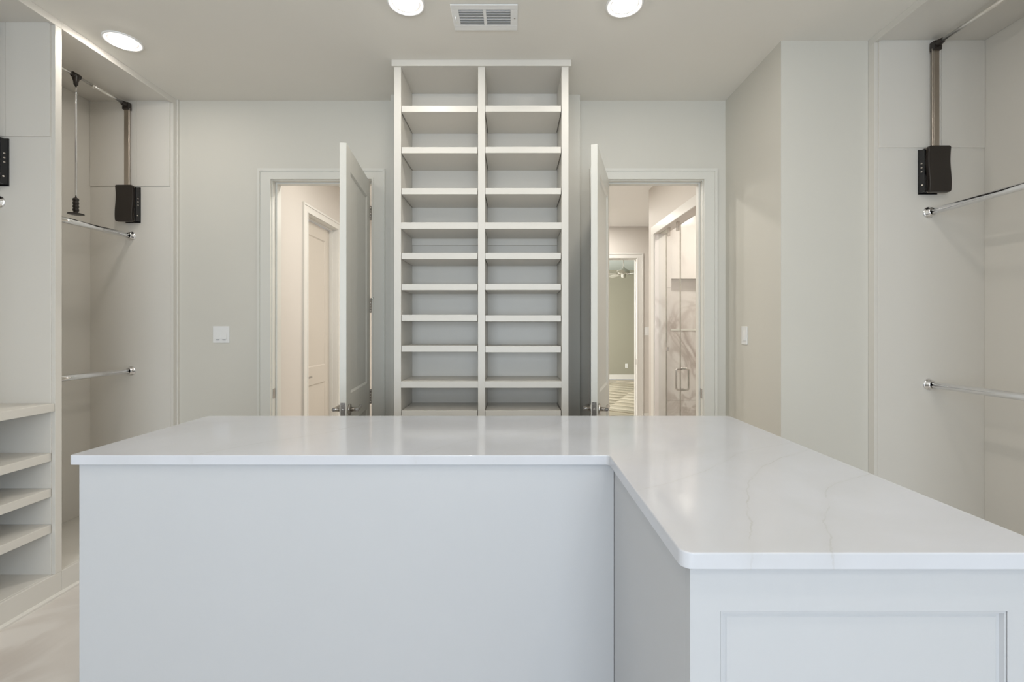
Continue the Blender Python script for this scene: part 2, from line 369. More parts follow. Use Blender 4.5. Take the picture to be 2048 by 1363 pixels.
# ---- bedroom beyond
structure('wall_bedroom', SAGE, [(-1.0, 4.5, 12.8, 12.9, 0, CEIL), (-1.1, -1.0, BYF+.12, 12.9, 0, CEIL), (4.5, 4.6, BYF+.12, 12.9, 0, CEIL),
          (-1.0, OF[0]-.02, BYF+.12, BYF+.14, 0, CEIL), (OF[1]+.02, 4.5, BYF+.12, BYF+.14, 0, CEIL), (OF[0]-.02, OF[1]+.02, BYF+.12, BYF+.14, HEAD+.02, CEIL)])
structure('ceiling_bedroom', BEDCEIL, [(-1.1, 4.6, BYF+.12, 12.9, CEIL, CEIL+.08)])
baseboard('baseboard_bedroom', [('y', 12.8, -1.0, 4.5, -1)], BTRIM)
fb = structure('floor_bedroom', WOOD, [(-1.1, 4.6, BYF+.12, 12.9, -.06, -.012)])
# wide planks laid on the diagonal, each its own board
pm = {}
ang = math.radians(-38); ca, sa = math.cos(ang), math.sin(ang); PW, PL = .19, 1.5
for i in range(-26, 40):
    for j in range(-5, 6):
        u0 = j*PL + (i*.47 % 1)*PL; cxp, cyp = u0+PL/2, i*PW+PW/2
        wx, wy = 2.3+cxp*ca-cyp*sa, 9.6+cxp*sa+cyp*ca
        # keep boards wholly inside the room and around the strip seen through the doorway
        ex = abs(ca)*PL/2+abs(sa)*PW/2; ey = abs(sa)*PL/2+abs(ca)*PW/2
        if not (-1.0+ex < wx < 4.5-ex and BYF+.15+ey < wy < 12.78-ey): continue
        if 'm' not in pm:
            bm = bmesh.new(); box(bm, -PL/2+.0015, PL/2-.0015, -PW/2+.0015, PW/2-.0015, -.012, 0)
            p = link('plank', bm, WOOD, fb, .0015); pm['m'] = p.data
        else:
            p = bpy.data.objects.new('plank', pm['m']); COL.objects.link(p); p.parent = fb
            mo = p.modifiers.new('bevel', 'BEVEL'); mo.width = .0015; mo.segments = 1
        p.location = (wx, wy, 0); p.rotation_euler.z = ang

# ================================================================ DOORS
def lever_set(parent, xh, zh, t0, t1, dirx, mat=NICKEL):
    """handles on both faces (y=t0 and y=t1), lever towards dirx"""
    for yf, s in ((t0, -1), (t1, 1)):
        h = empty('door_handle', (xh, yf, zh)); h.parent = parent; h['label'] = 'satin nickel lever handle'
        bm = bmesh.new(); lathe(bm, (0,0,0), (0, s, 0), [(0,0), (0,.033), (.008,.033), (.010,.031), (.010,0)]); link('rose', bm, mat, h)
        bm = bmesh.new()
        tube(bm, [(0, s*.009, 0), (0, s*.05, 0), (0, s*.054, 0)], [.0125, .0125, .012], 20)
        tube(bm, [(-dirx*.012, s*.047, 0), (dirx*.02, s*.047, 0), (dirx*.10, s*.046, .002), (dirx*.115, s*.040, .002)], [.0105, .0105, .0095, .008], 16)
        link('lever', bm, mat, h)
def door(name, pivot, rz, L, t, s, label, mat=TRIM, ztop=2.475, hinges=(2.25, 1.585, .93, .27), handle=True, stop_pin=False):
    """local x along the leaf from hinge, y thickness from 0 to s*t"""
    d = empty(name, pivot, rz, label=label, kind='structure')
    y0, y1 = sorted((0, s*t)); zb = .012; st = .105
    zs = [(zb, .22), (.865, 1.04), (2.345, ztop)]
    boxes('door_leaf', mat, d, [(.004, st, y0, y1, zb, ztop), (L-st, L, y0, y1, zb, ztop)] + [(st, L-st, y0, y1, a, b_) for a, b_ in zs], 0)
    for (z0, z1) in ((.22, .865), (1.04, 2.345)):
        bm = bmesh.new()
        recess(bm, 'y', y0, st, L-st, z0, z1, .009, .012, 0); recess(bm, 'y', y1, st, L-st, z0, z1, -.009, .012, 0)
        link('panel', bm, mat, d)
    if handle:
        lever_set(d, L-.062, .952, y0, y1, -1)
        bm = bmesh.new(); ym = (y0+y1)/2
        box(bm, L, L+.0015, ym-.0135, ym+.0135, .905, 1.0); box(bm, L, L+.010, ym-.006, ym+.006, .942, .962)
        tube(bm, [(L+.001, ym, .988), (L+.0025, ym, .988)], .004, 10); tube(bm, [(L+.001, ym, .917), (L+.0025, ym, .917)], .004, 10)
        tag(link('latch_plate', bm, NICKEL, d, .0004), label='satin nickel latch plate')
    for zh in hinges:
        bm = bmesh.new()
        box(bm, .002, .0045, min(0, s*.03), max(0, s*.03), zh-.05, zh+.05)
        for k in range(5): tube(bm, [(-.002, -s*.004, zh-.05+k*.02+.0005), (-.002, -s*.004, zh-.05+k*.02+.0195)], .006, 12)
        lathe(bm, (-.002, -s*.004, zh+.05), (0,0,1), [(0,.006), (.003,.0065), (.006,.003), (.0065,0)], 12)
        link('hinge', bm, NICKEL, d)
    if stop_pin:
        bm = bmesh.new(); zz = 1.64
        tube(bm, [(-.002, -s*.004, zz), (.022, -s*.022, zz)], .003, 10); tube(bm, [(-.002, -s*.004, zz), (-.03, -s*.028, zz)], .003, 10)
        lathe(bm, (.018, -s*.018, zz), (.7, -s*.6, 0), [(0,0),(0,.008),(.006,.008),(.008,0)], 14); lathe(bm, (-.026, -s*.024, zz), (-.7, -s*.6, 0), [(0,0),(0,.008),(.006,.008),(.008,0)], 14)
        tag(link('hinge_pin_stop', bm, CHROME, d), label='chrome hinge pin door stop')
    return d
door('door_1', (-1.041, 3.278, 0), math.radians(-90+7.05), .70, .036, -1, 'open greige panel door left of the shelf tower, edge towards the room', stop_pin=True)
door('door_2', (.646, 3.278, 0), math.radians(-90-17.2), .70, .036, 1, 'open greige panel door right of the shelf tower, swung back beside it')
# closed door in the bathroom's left wall (leaf on the far side of the jamb)
door('door_3', (BXL-.116, OB[1]-.003, 0), math.radians(-90), OB[1]-OB[0]-.008, .036, 1, 'closed cream panel door seen through the left doorway', mat=BDOOR)

# ================================================================ LEFT CABINETS
STILE_T = .02
TOPZ = 3.036
def upper_board(parent, x0, x1, y_face, off):
    """proud board above the hanging height, facing the camera; its split draws a reflected line"""
    xm = x0 + (x1-x0)*.585  # gap between the halves stands in for a vertical reflection
    boxes('upper_board', CAB, parent, [(x0, xm-.0008, y_face-.007, y_face, 2.434, TOPZ)], .0012, off)
    boxes('upper_board', CAB, parent, [(xm+.0008, x1, y_face-.007, y_face, 2.434, TOPZ)], .0012, off)
def hanging_bay(name, label, xf, xb, y0, y1, side_far, side_near, stile_far=True, stile_near=True, sh=None, scribe=False, boards=True):
    """open wardrobe bay between y0 (near) and y1 (far); side_* = thickness of the end panels, measured outwards"""
    lo, hi = sorted((xf, xb)); s = 1 if xb < xf else -1
    loc = ((xf+xb)/2, (y0+y1)/2, 0)
    r = empty(name, loc, label=label, cat='wardrobe')
    inn = (xb+s*.001, xf-s*STILE_T) ; a, b_ = sorted(inn)
    B = lambda n, bs, bv=.0015: boxes(n, CAB, r, bs, bv, loc)
    if side_far: B('side_panel', [(a, b_, y1, y1+side_far, .0, TOPZ)])
    if side_near: B('side_panel', [(a, b_, y0-side_near, y0, .0, TOPZ)])
    B('back_panel', [tuple(sorted((xb+s*.001, xb+s*.013))) + (y0, y1, .122, TOPZ)])
    B('top_panel', [(a, b_, y0-side_near, y1+side_far, TOPZ, CEIL)])
    B('bottom_panel', [(a, b_, y0, y1, .0, .122)])
    fa, fb_ = sorted((xf-s*STILE_T, xf))
    if stile_far: B('stile', [(fa, fb_, y1+.002, y1+stile_far, .122, TOPZ-.008)])
    if stile_near: B('stile', [(fa, fb_, y0-stile_near, y0-.0, .122, TOPZ-.008)])
    ya = y0-(stile_near or 0); yb = y1+(stile_far or 0)
    B('top_rail', [(fa, fb_, ya, yb, TOPZ-.008, CEIL)])
    B('base_rail', [(fa, fb_, ya, yb, 0, .122)], .003)
    q0, q1 = sorted((xf, xf+s*.014)); bm = bmesh.new()
    pts = [(xf, 0), (xf+s*.014, 0), (xf+s*.013, .009), (xf+s*.009, .015), (xf, .018)]
    bm2 = bmesh.new(); A = [bm2.verts.new((p[0]-loc[0], ya-loc[1], p[1])) for p in pts]; C = [bm2.verts.new((p[0]-loc[0], yb-loc[1], p[1])) for p in pts]
    bm2.faces.new(A); bm2.faces.new(C[::-1])
    for k in range(5): bm2.faces.new((A[k], A[(k+1)%5], C[(k+1)%5], C[k]))
    link('shoe_moulding', bm2, CAB, r); bm.free()
    if scribe: B('scribe_strip', [tuple(sorted((xf, xf+s*.008))) + (yb-.018, yb, .122, CEIL)])
    if boards:
        u0, u1 = sorted((xb+s*.014, xf-s*STILE_T)); upper_board(r, u0, u1, y1, loc)
    for (zt, th, flush) in (sh or []):
        f = xf if flush else xf-s*.016
        p0, p1 = sorted((xb+s*.014, f)); gy = 0 if flush else .002
        B('shelf', [(p0, p1, y0+gy, y1-gy, zt-th, zt)], .002)
    return r
YE = 3.238; DV = (2.405, 2.443)
hanging_bay('wardrobe', 'open hanging bay in the left corner, beside the back wall', XL, XLB, DV[1], YE, YB-YE, 0, stile_far=YB-YE, stile_near=False, scribe=True)
shz = [(Z(806, 2.405), .043, True), (Z(905, 2.405), .043, False), (Z(976, 2.405), .044, False), (Z(1048, 2.405), .044, False)]
hanging_bay('wardrobe', 'left bay nearest the camera with four shelves below its hanging space', XL, XLB, 1.25, DV[0], DV[1]-DV[0], .038, stile_far=DV[1]-DV[0], stile_near=.038, sh=shz)
# ---- right cabinets
YRE = 2.555
hanging_bay('wardrobe', 'open hanging bay on the right side, beyond the island', XR, XRB, 1.25, YRE, YC-YRE, .038, stile_far=YC-YRE-.001, stile_near=.038)

# ================================================================ SHELF TOWER
TY = 2.80; TB = 3.117
t = lambda px: X(px, TY)
tl, tli, tm0, tm1, tri, tr = t(788), t(802), t(956), t(970), t(1123), t(1137)
loc = ((tl+tr)/2, (TY+CH[2])/2, 0)
tw = empty('bookcase', loc, label='tall greige two-column shelf tower reaching the ceiling between the doors', cat='bookcase')
B = lambda n, bs, bv=.0012: boxes(n, CAB, tw, bs, bv, loc)
zcr = Z(134, TY)
B('side_panel', [(tl+.004, tli-.003, TY+.02, CH[2]-.001, 0, zcr)]); B('side_panel', [(tri+.003, tr-.004, TY+.02, CH[2]-.001, 0, zcr)])
B('divider', [(tm0+.003, tm1-.003, TY+.02, TB, 0, zcr)])
B('back_panel', [(tli-.003, tm0+.003, TB, TB+.012, 0, zcr)]); B('back_panel', [(tm1-.003, tri+.003, TB, TB+.012, 0, zcr)])
B('top_panel', [(tl+.004, tr-.004, TY+.02, CH[2]-.001, zcr, CEIL)])
B('crown', [(t(784), t(1142), TY-.013, TY+.02, zcr, CEIL), (t(784), tl+.004, TY+.02, CH[2]-.06, zcr, CEIL), (tr-.004, t(1142), TY+.02, CH[2]-.06, zcr, CEIL)])
for a, b_ in ((tl, tli), (tm0, tm1), (tri, tr)): B('stile', [(a, b_, TY, TY+.02, .0, zcr)])
th = .038
fixed = [444.3, 762]
leftc = [210.8, 293.3, 375.6, 505.3, 567.5, 629, 690.8, 821]
rightc = [210.4, 292.8, 375.4, 505.2, 567.2, 630, 692, 821]
low = [.78, .59, .40]           # shelves that go on below the island's height
for (a, b_, col) in ((tli, tm0, leftc), (tm1, tri, rightc)):
    for py in fixed:
        z = Z(py, TY); B('shelf', [(a, b_, TY, TY+.02, z-th-.002, z), (a-.002, b_+.002, TY+.02, TB, z-th-.002, z)])
    for py in col:
        z = Z(py, TY); B('shelf', [(a+.0015, b_-.0035, TY+.004, TB-.002, z-th, z)])
    for z in low:
        B('shelf', [(a+.0015, b_-.0035, TY+.004, TB-.002, z-th-.01, z-.01)])
    z = Z(444.3, TY)-th-.002; B('cleat', [(a-.002, b_+.002, TB-.014, TB, z-.046, z)])
    z = Z(762, TY)-th-.002
    B('base_rail', [(a, b_, TY, TY+.02, 0, .12)])
    B('bottom_panel', [(a-.002, b_+.002, TY+.02, TB, .09, .12)])

# ================================================================ ISLAND
CT = 1.032; ST = .030
SX0, SX1, SXI = -1.369, .958, .290; SY0, SY1, SYB = .788, 1.3956, 2.029
def rounded(poly, rad, n=7):
    out = []
    for i, (p, r) in enumerate(zip(poly, rad)):
        p = Vector(p); a = Vector(poly[i-1]); b_ = Vector(poly[(i+1) % len(poly)])
        u = (a-p).normalized(); v = (b_-p).normalized()
        if r == 0: out.append(tuple(p)); continue
        c = p+(u+v)*r
        s = (p+u*r-c); e = (p+v*r-c)
        for k in range(n+1):
            q = s.lerp(e, k/n).normalized()*r; out.append(tuple(c+q))
    return out
poly = [(SX0, SY1), (SXI, SY1), (SXI, SY0), (SX1, SY0), (SX1, SYB), (SX0, SYB)]
pts = rounded(poly, [.012, .012, .022, .022, .02, .02])
bm = bmesh.new(); prism(bm, pts, CT-ST, CT)
slab = link('countertop', bm, QUARTZ, None, .003)
slab.modifiers['bevel'].segments = 3; slab.modifiers['bevel'].angle_limit = math.radians(60)
tag(slab, 'white quartz L-shaped countertop with faint grey veins on the island', 'countertop')
BX0, BXI, BX1, BY0, BY1, BYB = -1.3476, .309, .935, .801, 1.408, 2.004
loc = ((BX0+BXI)/2, (BY1+BYB)/2, 0)
ic = empty('island_cabinet', loc, label='long plain-backed greige cabinet arm running to the left under the white countertop', cat='cabinet')
boxes('body', ISL, ic, [(BX0, BXI-.001, BY1, BYB-.02, 0, CT-ST)], .0015, loc)
boxes('plinth', ISL, ic, [(BX0+.02, BXI-.001, BYB-.02, BYB-.019, 0, .1)], 0, loc)
n = 3; wdt = (BXI-BX0-.04)/n
for k in range(n):
    for (z0, z1) in ((.12, .40), (.41, .69), (.70, .985)):
        a = BX0+.02+k*wdt
        dr = boxes('drawer', ISL, ic, [(a+.003, a+wdt-.003, BYB-.02, BYB, z0, z1)], .0015, loc)
        bm = bmesh.new(); zc, xc_ = (z0+z1)/2, a+wdt/2-loc[0]
        tube(bm, [(xc_-.06, BYB-loc[1], zc), (xc_-.06, BYB-loc[1]+.02, zc), (xc_+.06, BYB-loc[1]+.02, zc), (xc_+.06, BYB-loc[1], zc)], .005, 8)
        link('pull', bm, NICKEL, dr)
loc = ((BXI+BX1)/2, (BY0+BYB)/2, 0)
ic = empty('island_cabinet', loc, label='cabinet arm reaching towards the camera with a framed end panel', cat='cabinet')
boxes('body', ISL, ic, [(BXI, BX1, BY0+.019, BYB, 0, CT-ST)], .0015, loc)
px0, px1, pz0, pz1 = X(1441, BY0), X(2015, BY0), .16, Z(1222, BY0)
boxes('end_frame', ISL, ic, [(BXI, px0, BY0, BY0+.019, 0, CT-ST), (px1, BX1, BY0, BY0+.019, 0, CT-ST), (px0, px1, BY0, BY0+.019, pz1, CT-ST), (px0, px1, BY0, BY0+.019, 0, pz0)], 0, loc)
bm = bmesh.new()
def ring(y_, i): return [(px0+i-loc[0], y_-loc[1], pz0+i), (px1-i-loc[0], y_-loc[1], pz0+i), (px1-i-loc[0], y_-loc[1], pz1-i), (px0+i-loc[0], y_-loc[1], pz1-i)]
rr = [[bm.verts.new(p) for p in ring(*q)] for q in ((BY0+.010, 0), (BY0+.0015, .001), (BY0+.0015, .004), (BY0+.008, .0065), (BY0+.008, .012), (BY0+.0065, .014))]
for a, b_ in zip(rr, rr[1:]):
    for k in range(4): bm.faces.new((a[k], a[(k+1)%4], b_[(k+1)%4], b_[k]))
bm.faces.new(rr[-1]); link('end_panel', bm, ISL, ic)

# ================================================================ RODS AND PULL-DOWN LIFTS
def rod(xc_, zc, y0, y1, label):
    r = empty('closet_rod', (xc_, y1, zc), label=label, cat='closet rod', group='chrome hanging rods in the wardrobe bays')
    L = y1-y0
    bm = bmesh.new(); tube(bm, [(0, -.004, 0), (0, -L+.004, 0)], .0182, 28); link('rod', bm, CHROME, r)
    for yy, s in ((0, -1), (-L, 1)):
        bm = bmesh.new()
        lathe(bm, (0, yy, 0), (0, s, 0), [(0, 0), (0, .0325), (.003, .0325), (.006, .030), (.008, .0245), (.028, .0235), (.030, .0185)], 28)
        fl = link('flange', bm, CHROME, r)
        for k in (math.radians(40), math.radians(160), math.radians(280)):
            bm = bmesh.new()
            lathe(bm, (.0280*math.cos(k), yy+s*.004, .0280*math.sin(k)), (0, s, 0), [(0,0),(0,.0032),(.0018,.0025),(.0022,0)], 10)
            link('screw', bm, NICKEL, fl)
    return r
XRODL = X(263, YE); XRODR = X(1857, YRE)
rod(XRODL, Z(472, YE), DV[1], YE, 'upper chrome rod in the far left bay, under the pull-down lift')
rod(XRODL, Z(741, YE), DV[1], YE, 'lower chrome rod in the far left bay, at waist height')
rod(X(-1, DV[0]), Z(404, DV[0]), 1.25, DV[0], 'chrome rod in the left bay nearest the camera, cut off by the frame')
rod(XRODR, Z(425, YRE), 1.25, YRE, 'upper chrome rod in the right bay, under the pull-down lift')
rod(XRODR, Z(768, YRE), 1.25, YRE, 'lower chrome rod in the right bay, at waist height')

def sgn_profile(w_, h_, n=20, amp=.0035):
    """outline of the wavy cover in x,z; both sides follow the same S"""
    P = []; rc = .010
    wv = lambda z: amp*math.sin((z/h_)*2*math.pi+.314)
    zs = [-h_/2+rc + (h_-2*rc)*k/n for k in range(n+1)]
    for z in zs: P.append((w_/2+wv(z), z))
    P.append((w_/2-rc*.3+wv(h_/2), h_/2-rc*.3)); P.append((w_/2-rc+wv(h_/2), h_/2))
    P.append((-w_/2+rc+wv(h_/2), h_/2)); P.append((-w_/2+rc*.3+wv(h_/2), h_/2-rc*.3))
    for z in zs[::-1]: P.append((-w_/2+wv(z), z))
    P.append((-w_/2+rc*.3+wv(-h_/2), -h_/2+rc*.3)); P.append((-w_/2+rc+wv(-h_/2), -h_/2))
    P.append((w_/2-rc+wv(-h_/2), -h_/2)); P.append((w_/2-rc*.3+wv(-h_/2), -h_/2+rc*.3))
    return P
def lift(xw, s, y0, y1, zb, zr, ypull, label):
    """pull-down wardrobe lift. xw: wall-side... s=+1 when the bay opens towards +x. y1 far panel, y0 near panel"""
    r = empty('wardrobe_lift', (xw, y1, zb), label=label, cat='wardrobe lift')
    W, HH = .120, .255
    L = y1-y0; zc = HH/2; ztop = zr-zb
    for yy, d in ((0, -1), (-L, 1)):           # housings on both end panels
        bm = bmesh.new(); xo = -s*.013
        P = sgn_profile(W, HH)
        P = [(x_*s+xo, z_+zc) for x_, z_ in P]
        ya, yb_ = sorted((yy+d*.040, yy+d*.058))
        prism(bm, P, ya, yb_, 'y')
        cv = link('housing', bm, BLACK, r, .003)
        bm = bmesh.new(); ya, yb_ = sorted((yy+d*.0375, yy+d*.0405)); prism(bm, [((a-xo)*1.012+xo, (b_-zc)*1.005+zc) for a, b_ in P], ya, yb_, 'y')
        link('edge_strip', bm, STEEL, cv)
        bm = bmesh.new(); a, b_ = sorted((-s*.045, s*.062)); y2, y3 = sorted((yy+d*.0, yy+d*.005))
        box(bm, a, b_, y2, y3, 0, HH-.004)
        # slotted body between plate and cover
        for (q0, q1) in ((-.045, .030), (.036, .044), (.052, .060)):
            a, b_ = sorted((s*q0, s*q1)); y2, y3 = sorted((yy+d*.005, yy+d*.040)); box(bm, a, b_, y2, y3, .006, HH-.012)
        a, b_ = sorted((-s*.04, s*.05)); y2, y3 = sorted((yy+d*.005, yy+d*.036)); box(bm, a, b_, y2, y3, .012, .10)
        link('mount_plate', bm, BLACK2, cv, .0012)
        for q in (.12, .143, .166):
            bm = bmesh.new(); tube(bm, [(s*.050, yy+d*.024, q), (s*.0625, yy+d*.024, q)], .0042, 12); link('bolt', bm, STEEL, cv)
        bm = bmesh.new(); tube(bm, [(s*.044, yy+d*.012, .045), (s*.063, yy+d*.030, .045)], .004, 10); link('bolt', bm, STEEL, cv)
        # flat arm
        bm = bmesh.new(); ax = -s*.013
        y2, y3 = sorted((yy+d*.024, yy+d*.036)); box(bm, ax-.0155, ax+.0155, y2, y3, HH-.04, ztop-.02)
        tube(bm, [(ax+s*.0175, yy+d*.030, HH-.03), (ax+s*.0175, yy+d*.030, ztop-.02)], .004, 12)
        link('arm', bm, STEEL, r, .002)
        # connector between arm and rod
        bm = bmesh.new()
        y2, y3 = sorted((yy+d*.016, yy+d*.046)); box(bm, ax-.021, ax+.021, y2, y3, ztop-.034, ztop+.016)
        lathe(bm, (ax, yy+d*.044, ztop), (0, d, 0), [(0, .019), (.014, .017), (.030, .0135), (.031, 0)], 18)
        link('connector', bm, BLACK, r, .002)
    ax = -s*.013
    bm = bmesh.new()
    sy = (ypull-y1)*.0 - L*.36
    tube(bm, [(ax, -.05, ztop), (ax, sy, ztop)], .0105, 20); tube(bm, [(ax, sy, ztop), (ax, -L+.05, ztop)], .0085, 20)
    tube(bm, [(ax, sy+.003, ztop), (ax, sy-.009, ztop)], .0125, 20)
    tube(bm, [(ax, sy, ztop-.010), (ax, sy, ztop-.017)], .004, 10)
    link('lift_rod', bm, RODM, r)
    if ypull is not None:
        yp = ypull-y1
        bm = bmesh.new(); tube(bm, [(ax, yp-.022, ztop), (ax, yp+.022, ztop)], .0165, 18)
        lathe(bm, (ax, yp, ztop-.006), (0,0,-1), [(0, .020), (.012, .019), (.03, .013), (.052, .011), (.053, 0)], 18)
        link('connector', bm, BLACK, r)
        zt = ztop-.055; zh = Z(396, ypull)-zb; zl = Z(427, ypull)-zb
        bm = bmesh.new(); tube(bm, [(ax, yp, zt), (ax, yp, zt-.06), (ax, yp, zt-.065), (ax, yp, zh)], [.0066, .0066, .0056, .0056], 14)
        pr = link('pull_rod', bm, CHROME, r)
        bm = bmesh.new(); hl = zh-zl
        prof = [(0, .006), (0, .012)]
        for k in range(4): prof += [(hl*(.06+.22*k), .0155), (hl*(.16+.22*k), .0155), (hl*(.20+.22*k), .0125)]
        prof += [(hl*.95, .012), (hl, .015), (hl, .040), (hl+.004, .041), (hl+.006, .036), (hl+.007, 0)]
        lathe(bm, (ax, yp, zh), (0,0,-1), prof, 28)
        link('pull_handle', bm, BLACK, pr)
    return r
ZB = 2.172; ZR = 2.995
lift(X(282, YE)-.062, 1, DV[1], YE, ZB, ZR, 2.835, 'black pull-down wardrobe lift with chrome pull rod in the far left bay')
lift(X(19, DV[0])-.062, 1, 1.25, DV[0], ZB, ZR, 1.85, 'black pull-down wardrobe lift at the left frame edge, nearest bay')
lift(X(1835, YRE)+.062, -1, 1.25, YRE, ZB, ZR, 1.60, 'black pull-down wardrobe lift in the right bay')

# ================================================================ SMALL WALL THINGS
def switch(name, loc, rz, gangs, label, cat='light switch', group=None, dimmer=True):
    r = empty(name, loc, rz, label=label, cat=cat, group=group)
    w_ = .073+.046*(gangs-1); h_ = .120
    bm = bmesh.new(); box(bm, -w_/2, w_/2, -.005, 0, -h_/2, h_/2); link('plate', bm, WHITE, r, .0018)
    for k in range(gangs):
        xc_ = (k-(gangs-1)/2)*.046
        bm = bmesh.new()
        v = [(xc_-.0165, -.006), (xc_+.0165, -.006)]
        A = [bm.verts.new(p) for p in ((v[0][0], -.005, -.033), (v[1][0], -.005, -.033), (v[1][0], -.005, .033), (v[0][0], -.005, .033),
             (v[0][0], -.009, -.033), (v[1][0], -.009, -.033), (v[1][0], -.0055, .033), (v[0][0], -.0055, .033))]
        for f in ((0,3,2,1),(4,5,6,7),(0,1,5,4),(1,2,6,5),(2,3,7,6),(3,0,4,7)): bm.faces.new([A[i] for i in f])
        rk = link('rocker', bm, WHITE, r, .0006)
        if dimmer:
            bm = bmesh.new(); box(bm, xc_-.0115, xc_+.0115, -.0095, -.008, -.041, -.0365); link('slider', bm, DARK, rk)
    return r
Ysw = YB
switch('wall_switch', (X(443, YB), YB, Z(668.5, YB)), 0, 2, 'white double rocker switch on the back wall, left of the left doorway')
switch('wall_switch', (XC, XC*F/(1489.5-CX), Z(670.5, XC*F/(1489.5-CX))), math.radians(-90), 1, 'white single switch on the short wall right of the right doorway', dimmer=False)
switch('wall_switch', (X(1293.5, BYF)-.0, BYF, Z(662, BYF)), 0, 1, 'small white switch on the bathroom wall beside the far doorway', dimmer=False)
r = empty('power_outlet', (X(1253, 12.8), 12.8, Z(731, 12.8)), label='white power outlet low on the bedroom wall beyond both doorways', cat='outlet')
bm = bmesh.new(); box(bm, -.037, .037, -.006, 0, -.06, .06); link('plate', bm, WHITE, r, .002)
for z in (.026, -.026):
    bm = bmesh.new(); lathe(bm, (0, -.006, z), (0, -1, 0), [(0, .017), (.002, .016), (.002, 0)], 16)
    s_ = link('socket', bm, WHITE, r); bm = bmesh.new(); box(bm, -.008, -.005, -.0085, -.008, z-.006, z+.006); box(bm, .005, .008, -.0085, -.008, z-.006, z+.006); link('slot', bm, DARK, s_)

# ---- recessed ceiling lights
def can(x, y, zc, label, power, group, col=CAN_COL, hole=True):
    r = empty('recessed_light', (x, y, zc), label=label, cat='ceiling light', group=group)
    bm = bmesh.new(); lathe(bm, (0,0,0), (0,0,-1), [(0, .094), (.005, .0945), (.007, .092), (.0055, .077), (.0015, .0745), (.0012, .072)], 48); link('trim_ring', bm, VENTW, r)
    bm = bmesh.new(); lathe(bm, (0,0,-.0015), (0,0,-1), [(-.001, .0735), (-.0005, .073), (-.0005, .056), (-.001, .052)], 48)
    link('baffle', bm, VENTW, r)
    bm = bmesh.new(); lathe(bm, (0,0,-.0017), (0,0,-1), [(0, .054), (.006, .052), (.012, .044), (.016, .028), (.0175, 0)], 40); link('lens', bm, LENS, r)
    d = bpy.data.lights.new('recessed_lamp', 'AREA'); d.shape = 'DISK'; d.size = .12; d.energy = power; d.color = col
    o = bpy.data.objects.new('lamp', d); COL.objects.link(o); o.parent = r; o.location = (0, 0, -.022)
    return r
YL1 = 1.647*F/(CY-82)
can(X(246, YL1), YL1, CEIL, 'recessed ceiling light at upper left, in front of the left bays', CAN_W*.4, 'closet recessed lights')
can(X(812, 2.30), 2.30, CEIL, 'recessed ceiling light just left of the air vent', CAN_W*.6, 'closet recessed lights')
can(X(1249, 2.313), 2.313, CEIL, 'recessed ceiling light right of the air vent', CAN_W*.8, 'closet recessed lights')
for (x, y, lb) in ((-1.6, .7, 'left of the camera'), (-.5, .3, 'just left above the camera'), (.6, .3, 'just right above the camera'), (1.45, .9, 'beside the right bay'), (-1.2, -.9, 'towards the rear wall, left'), (1.0, -.9, 'towards the rear wall, right')):
    can(x, y, CEIL, 'added recessed ceiling light ' + lb, CAN_W*(.8 if y > 0 else 1.25), 'unseen closet lights added as fill')  # out-of-view lamps added to fill the closet with light
for (x, y, lb) in ((-1.0, 3.9, 'near the closed cream door, put there to light the trim'), (.3, 4.2, 'between the two doorways'), (-.4, 6.0, 'in the deep left part'), (1.2, 6.3, 'before the far doorway'), (.2, 5.1, 'in front of the shower')):  # the first lamp is put in to brighten the door trim
    can(x, y, BCEIL, 'recessed bathroom ceiling light ' + lb, BATH_W, 'bathroom recessed lights', (1, .97, .91))
can(2.1, 4.3, 2.8, 'added recessed ceiling light over the shower', 10, 'bathroom recessed lights', (1, .93, .84))  # unseen lamp added to light the shower interior

# ---- air vent
VY0, VY1 = 2.306, 2.504; VX0, VX1 = X(910, VY1), X(1035, VY1)
loc = ((VX0+VX1)/2, (VY0+VY1)/2, CEIL)
v = empty('air_vent', loc, label='white rectangular supply air vent between the ceiling lights', cat='air vent')
W2, D2 = (VX1-VX0)/2, (VY1-VY0)/2
gx = [(-W2+.038, -.008), (.008, W2-.038)]; gy0, gy1 = -D2+.035, D2-.042
def vb(name, mat, bs, parent=v, bv=.001): return boxes(name, mat, parent, bs, bv)
vb('vent_frame', VENTW, [(-W2, W2, -D2, gy0, -.008, -.001), (-W2, W2, gy1, D2, -.008, -.001), (-W2, gx[0][0], gy0, gy1, -.008, -.001), (gx[1][1], W2, gy0, gy1, -.008, -.001), (gx[0][1], gx[1][0], gy0, gy1, -.008, -.001)], bv=.0025)
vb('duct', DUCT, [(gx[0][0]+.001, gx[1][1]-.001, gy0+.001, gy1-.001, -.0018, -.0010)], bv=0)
for a, b_ in gx:
    for k in range(6):
        y = gy0+(gy1-gy0)*(k+.5)/6
        bm = bmesh.new(); q = [(y+.0075, -.0022), (y+.0068, -.0036), (y-.0055, -.0112), (y-.0062, -.0100)]
        A = [bm.verts.new((a, p[0], p[1])) for p in q]; C = [bm.verts.new((b_, p[0], p[1])) for p in q]
        bm.faces.new(A); bm.faces.new(C[::-1])
        for i in range(4): bm.faces.new((A[i], A[(i+1)%4], C[(i+1)%4], C[i]))
        link('slat', bm, VENTW, v)
bm = bmesh.new(); tube(bm, [(-W2+.018, -.012, -.008), (-W2+.018, -.012, -.016), (-W2+.022, .016, -.020)], .003, 8); link('damper_lever', bm, VENTW, v)
bm = bmesh.new(); lathe(bm, (W2-.016, .0, -.008), (0,0,-1), [(0,.0045),(.0015,.004),(.002,0)], 12); link('screw', bm, NICKEL, v)

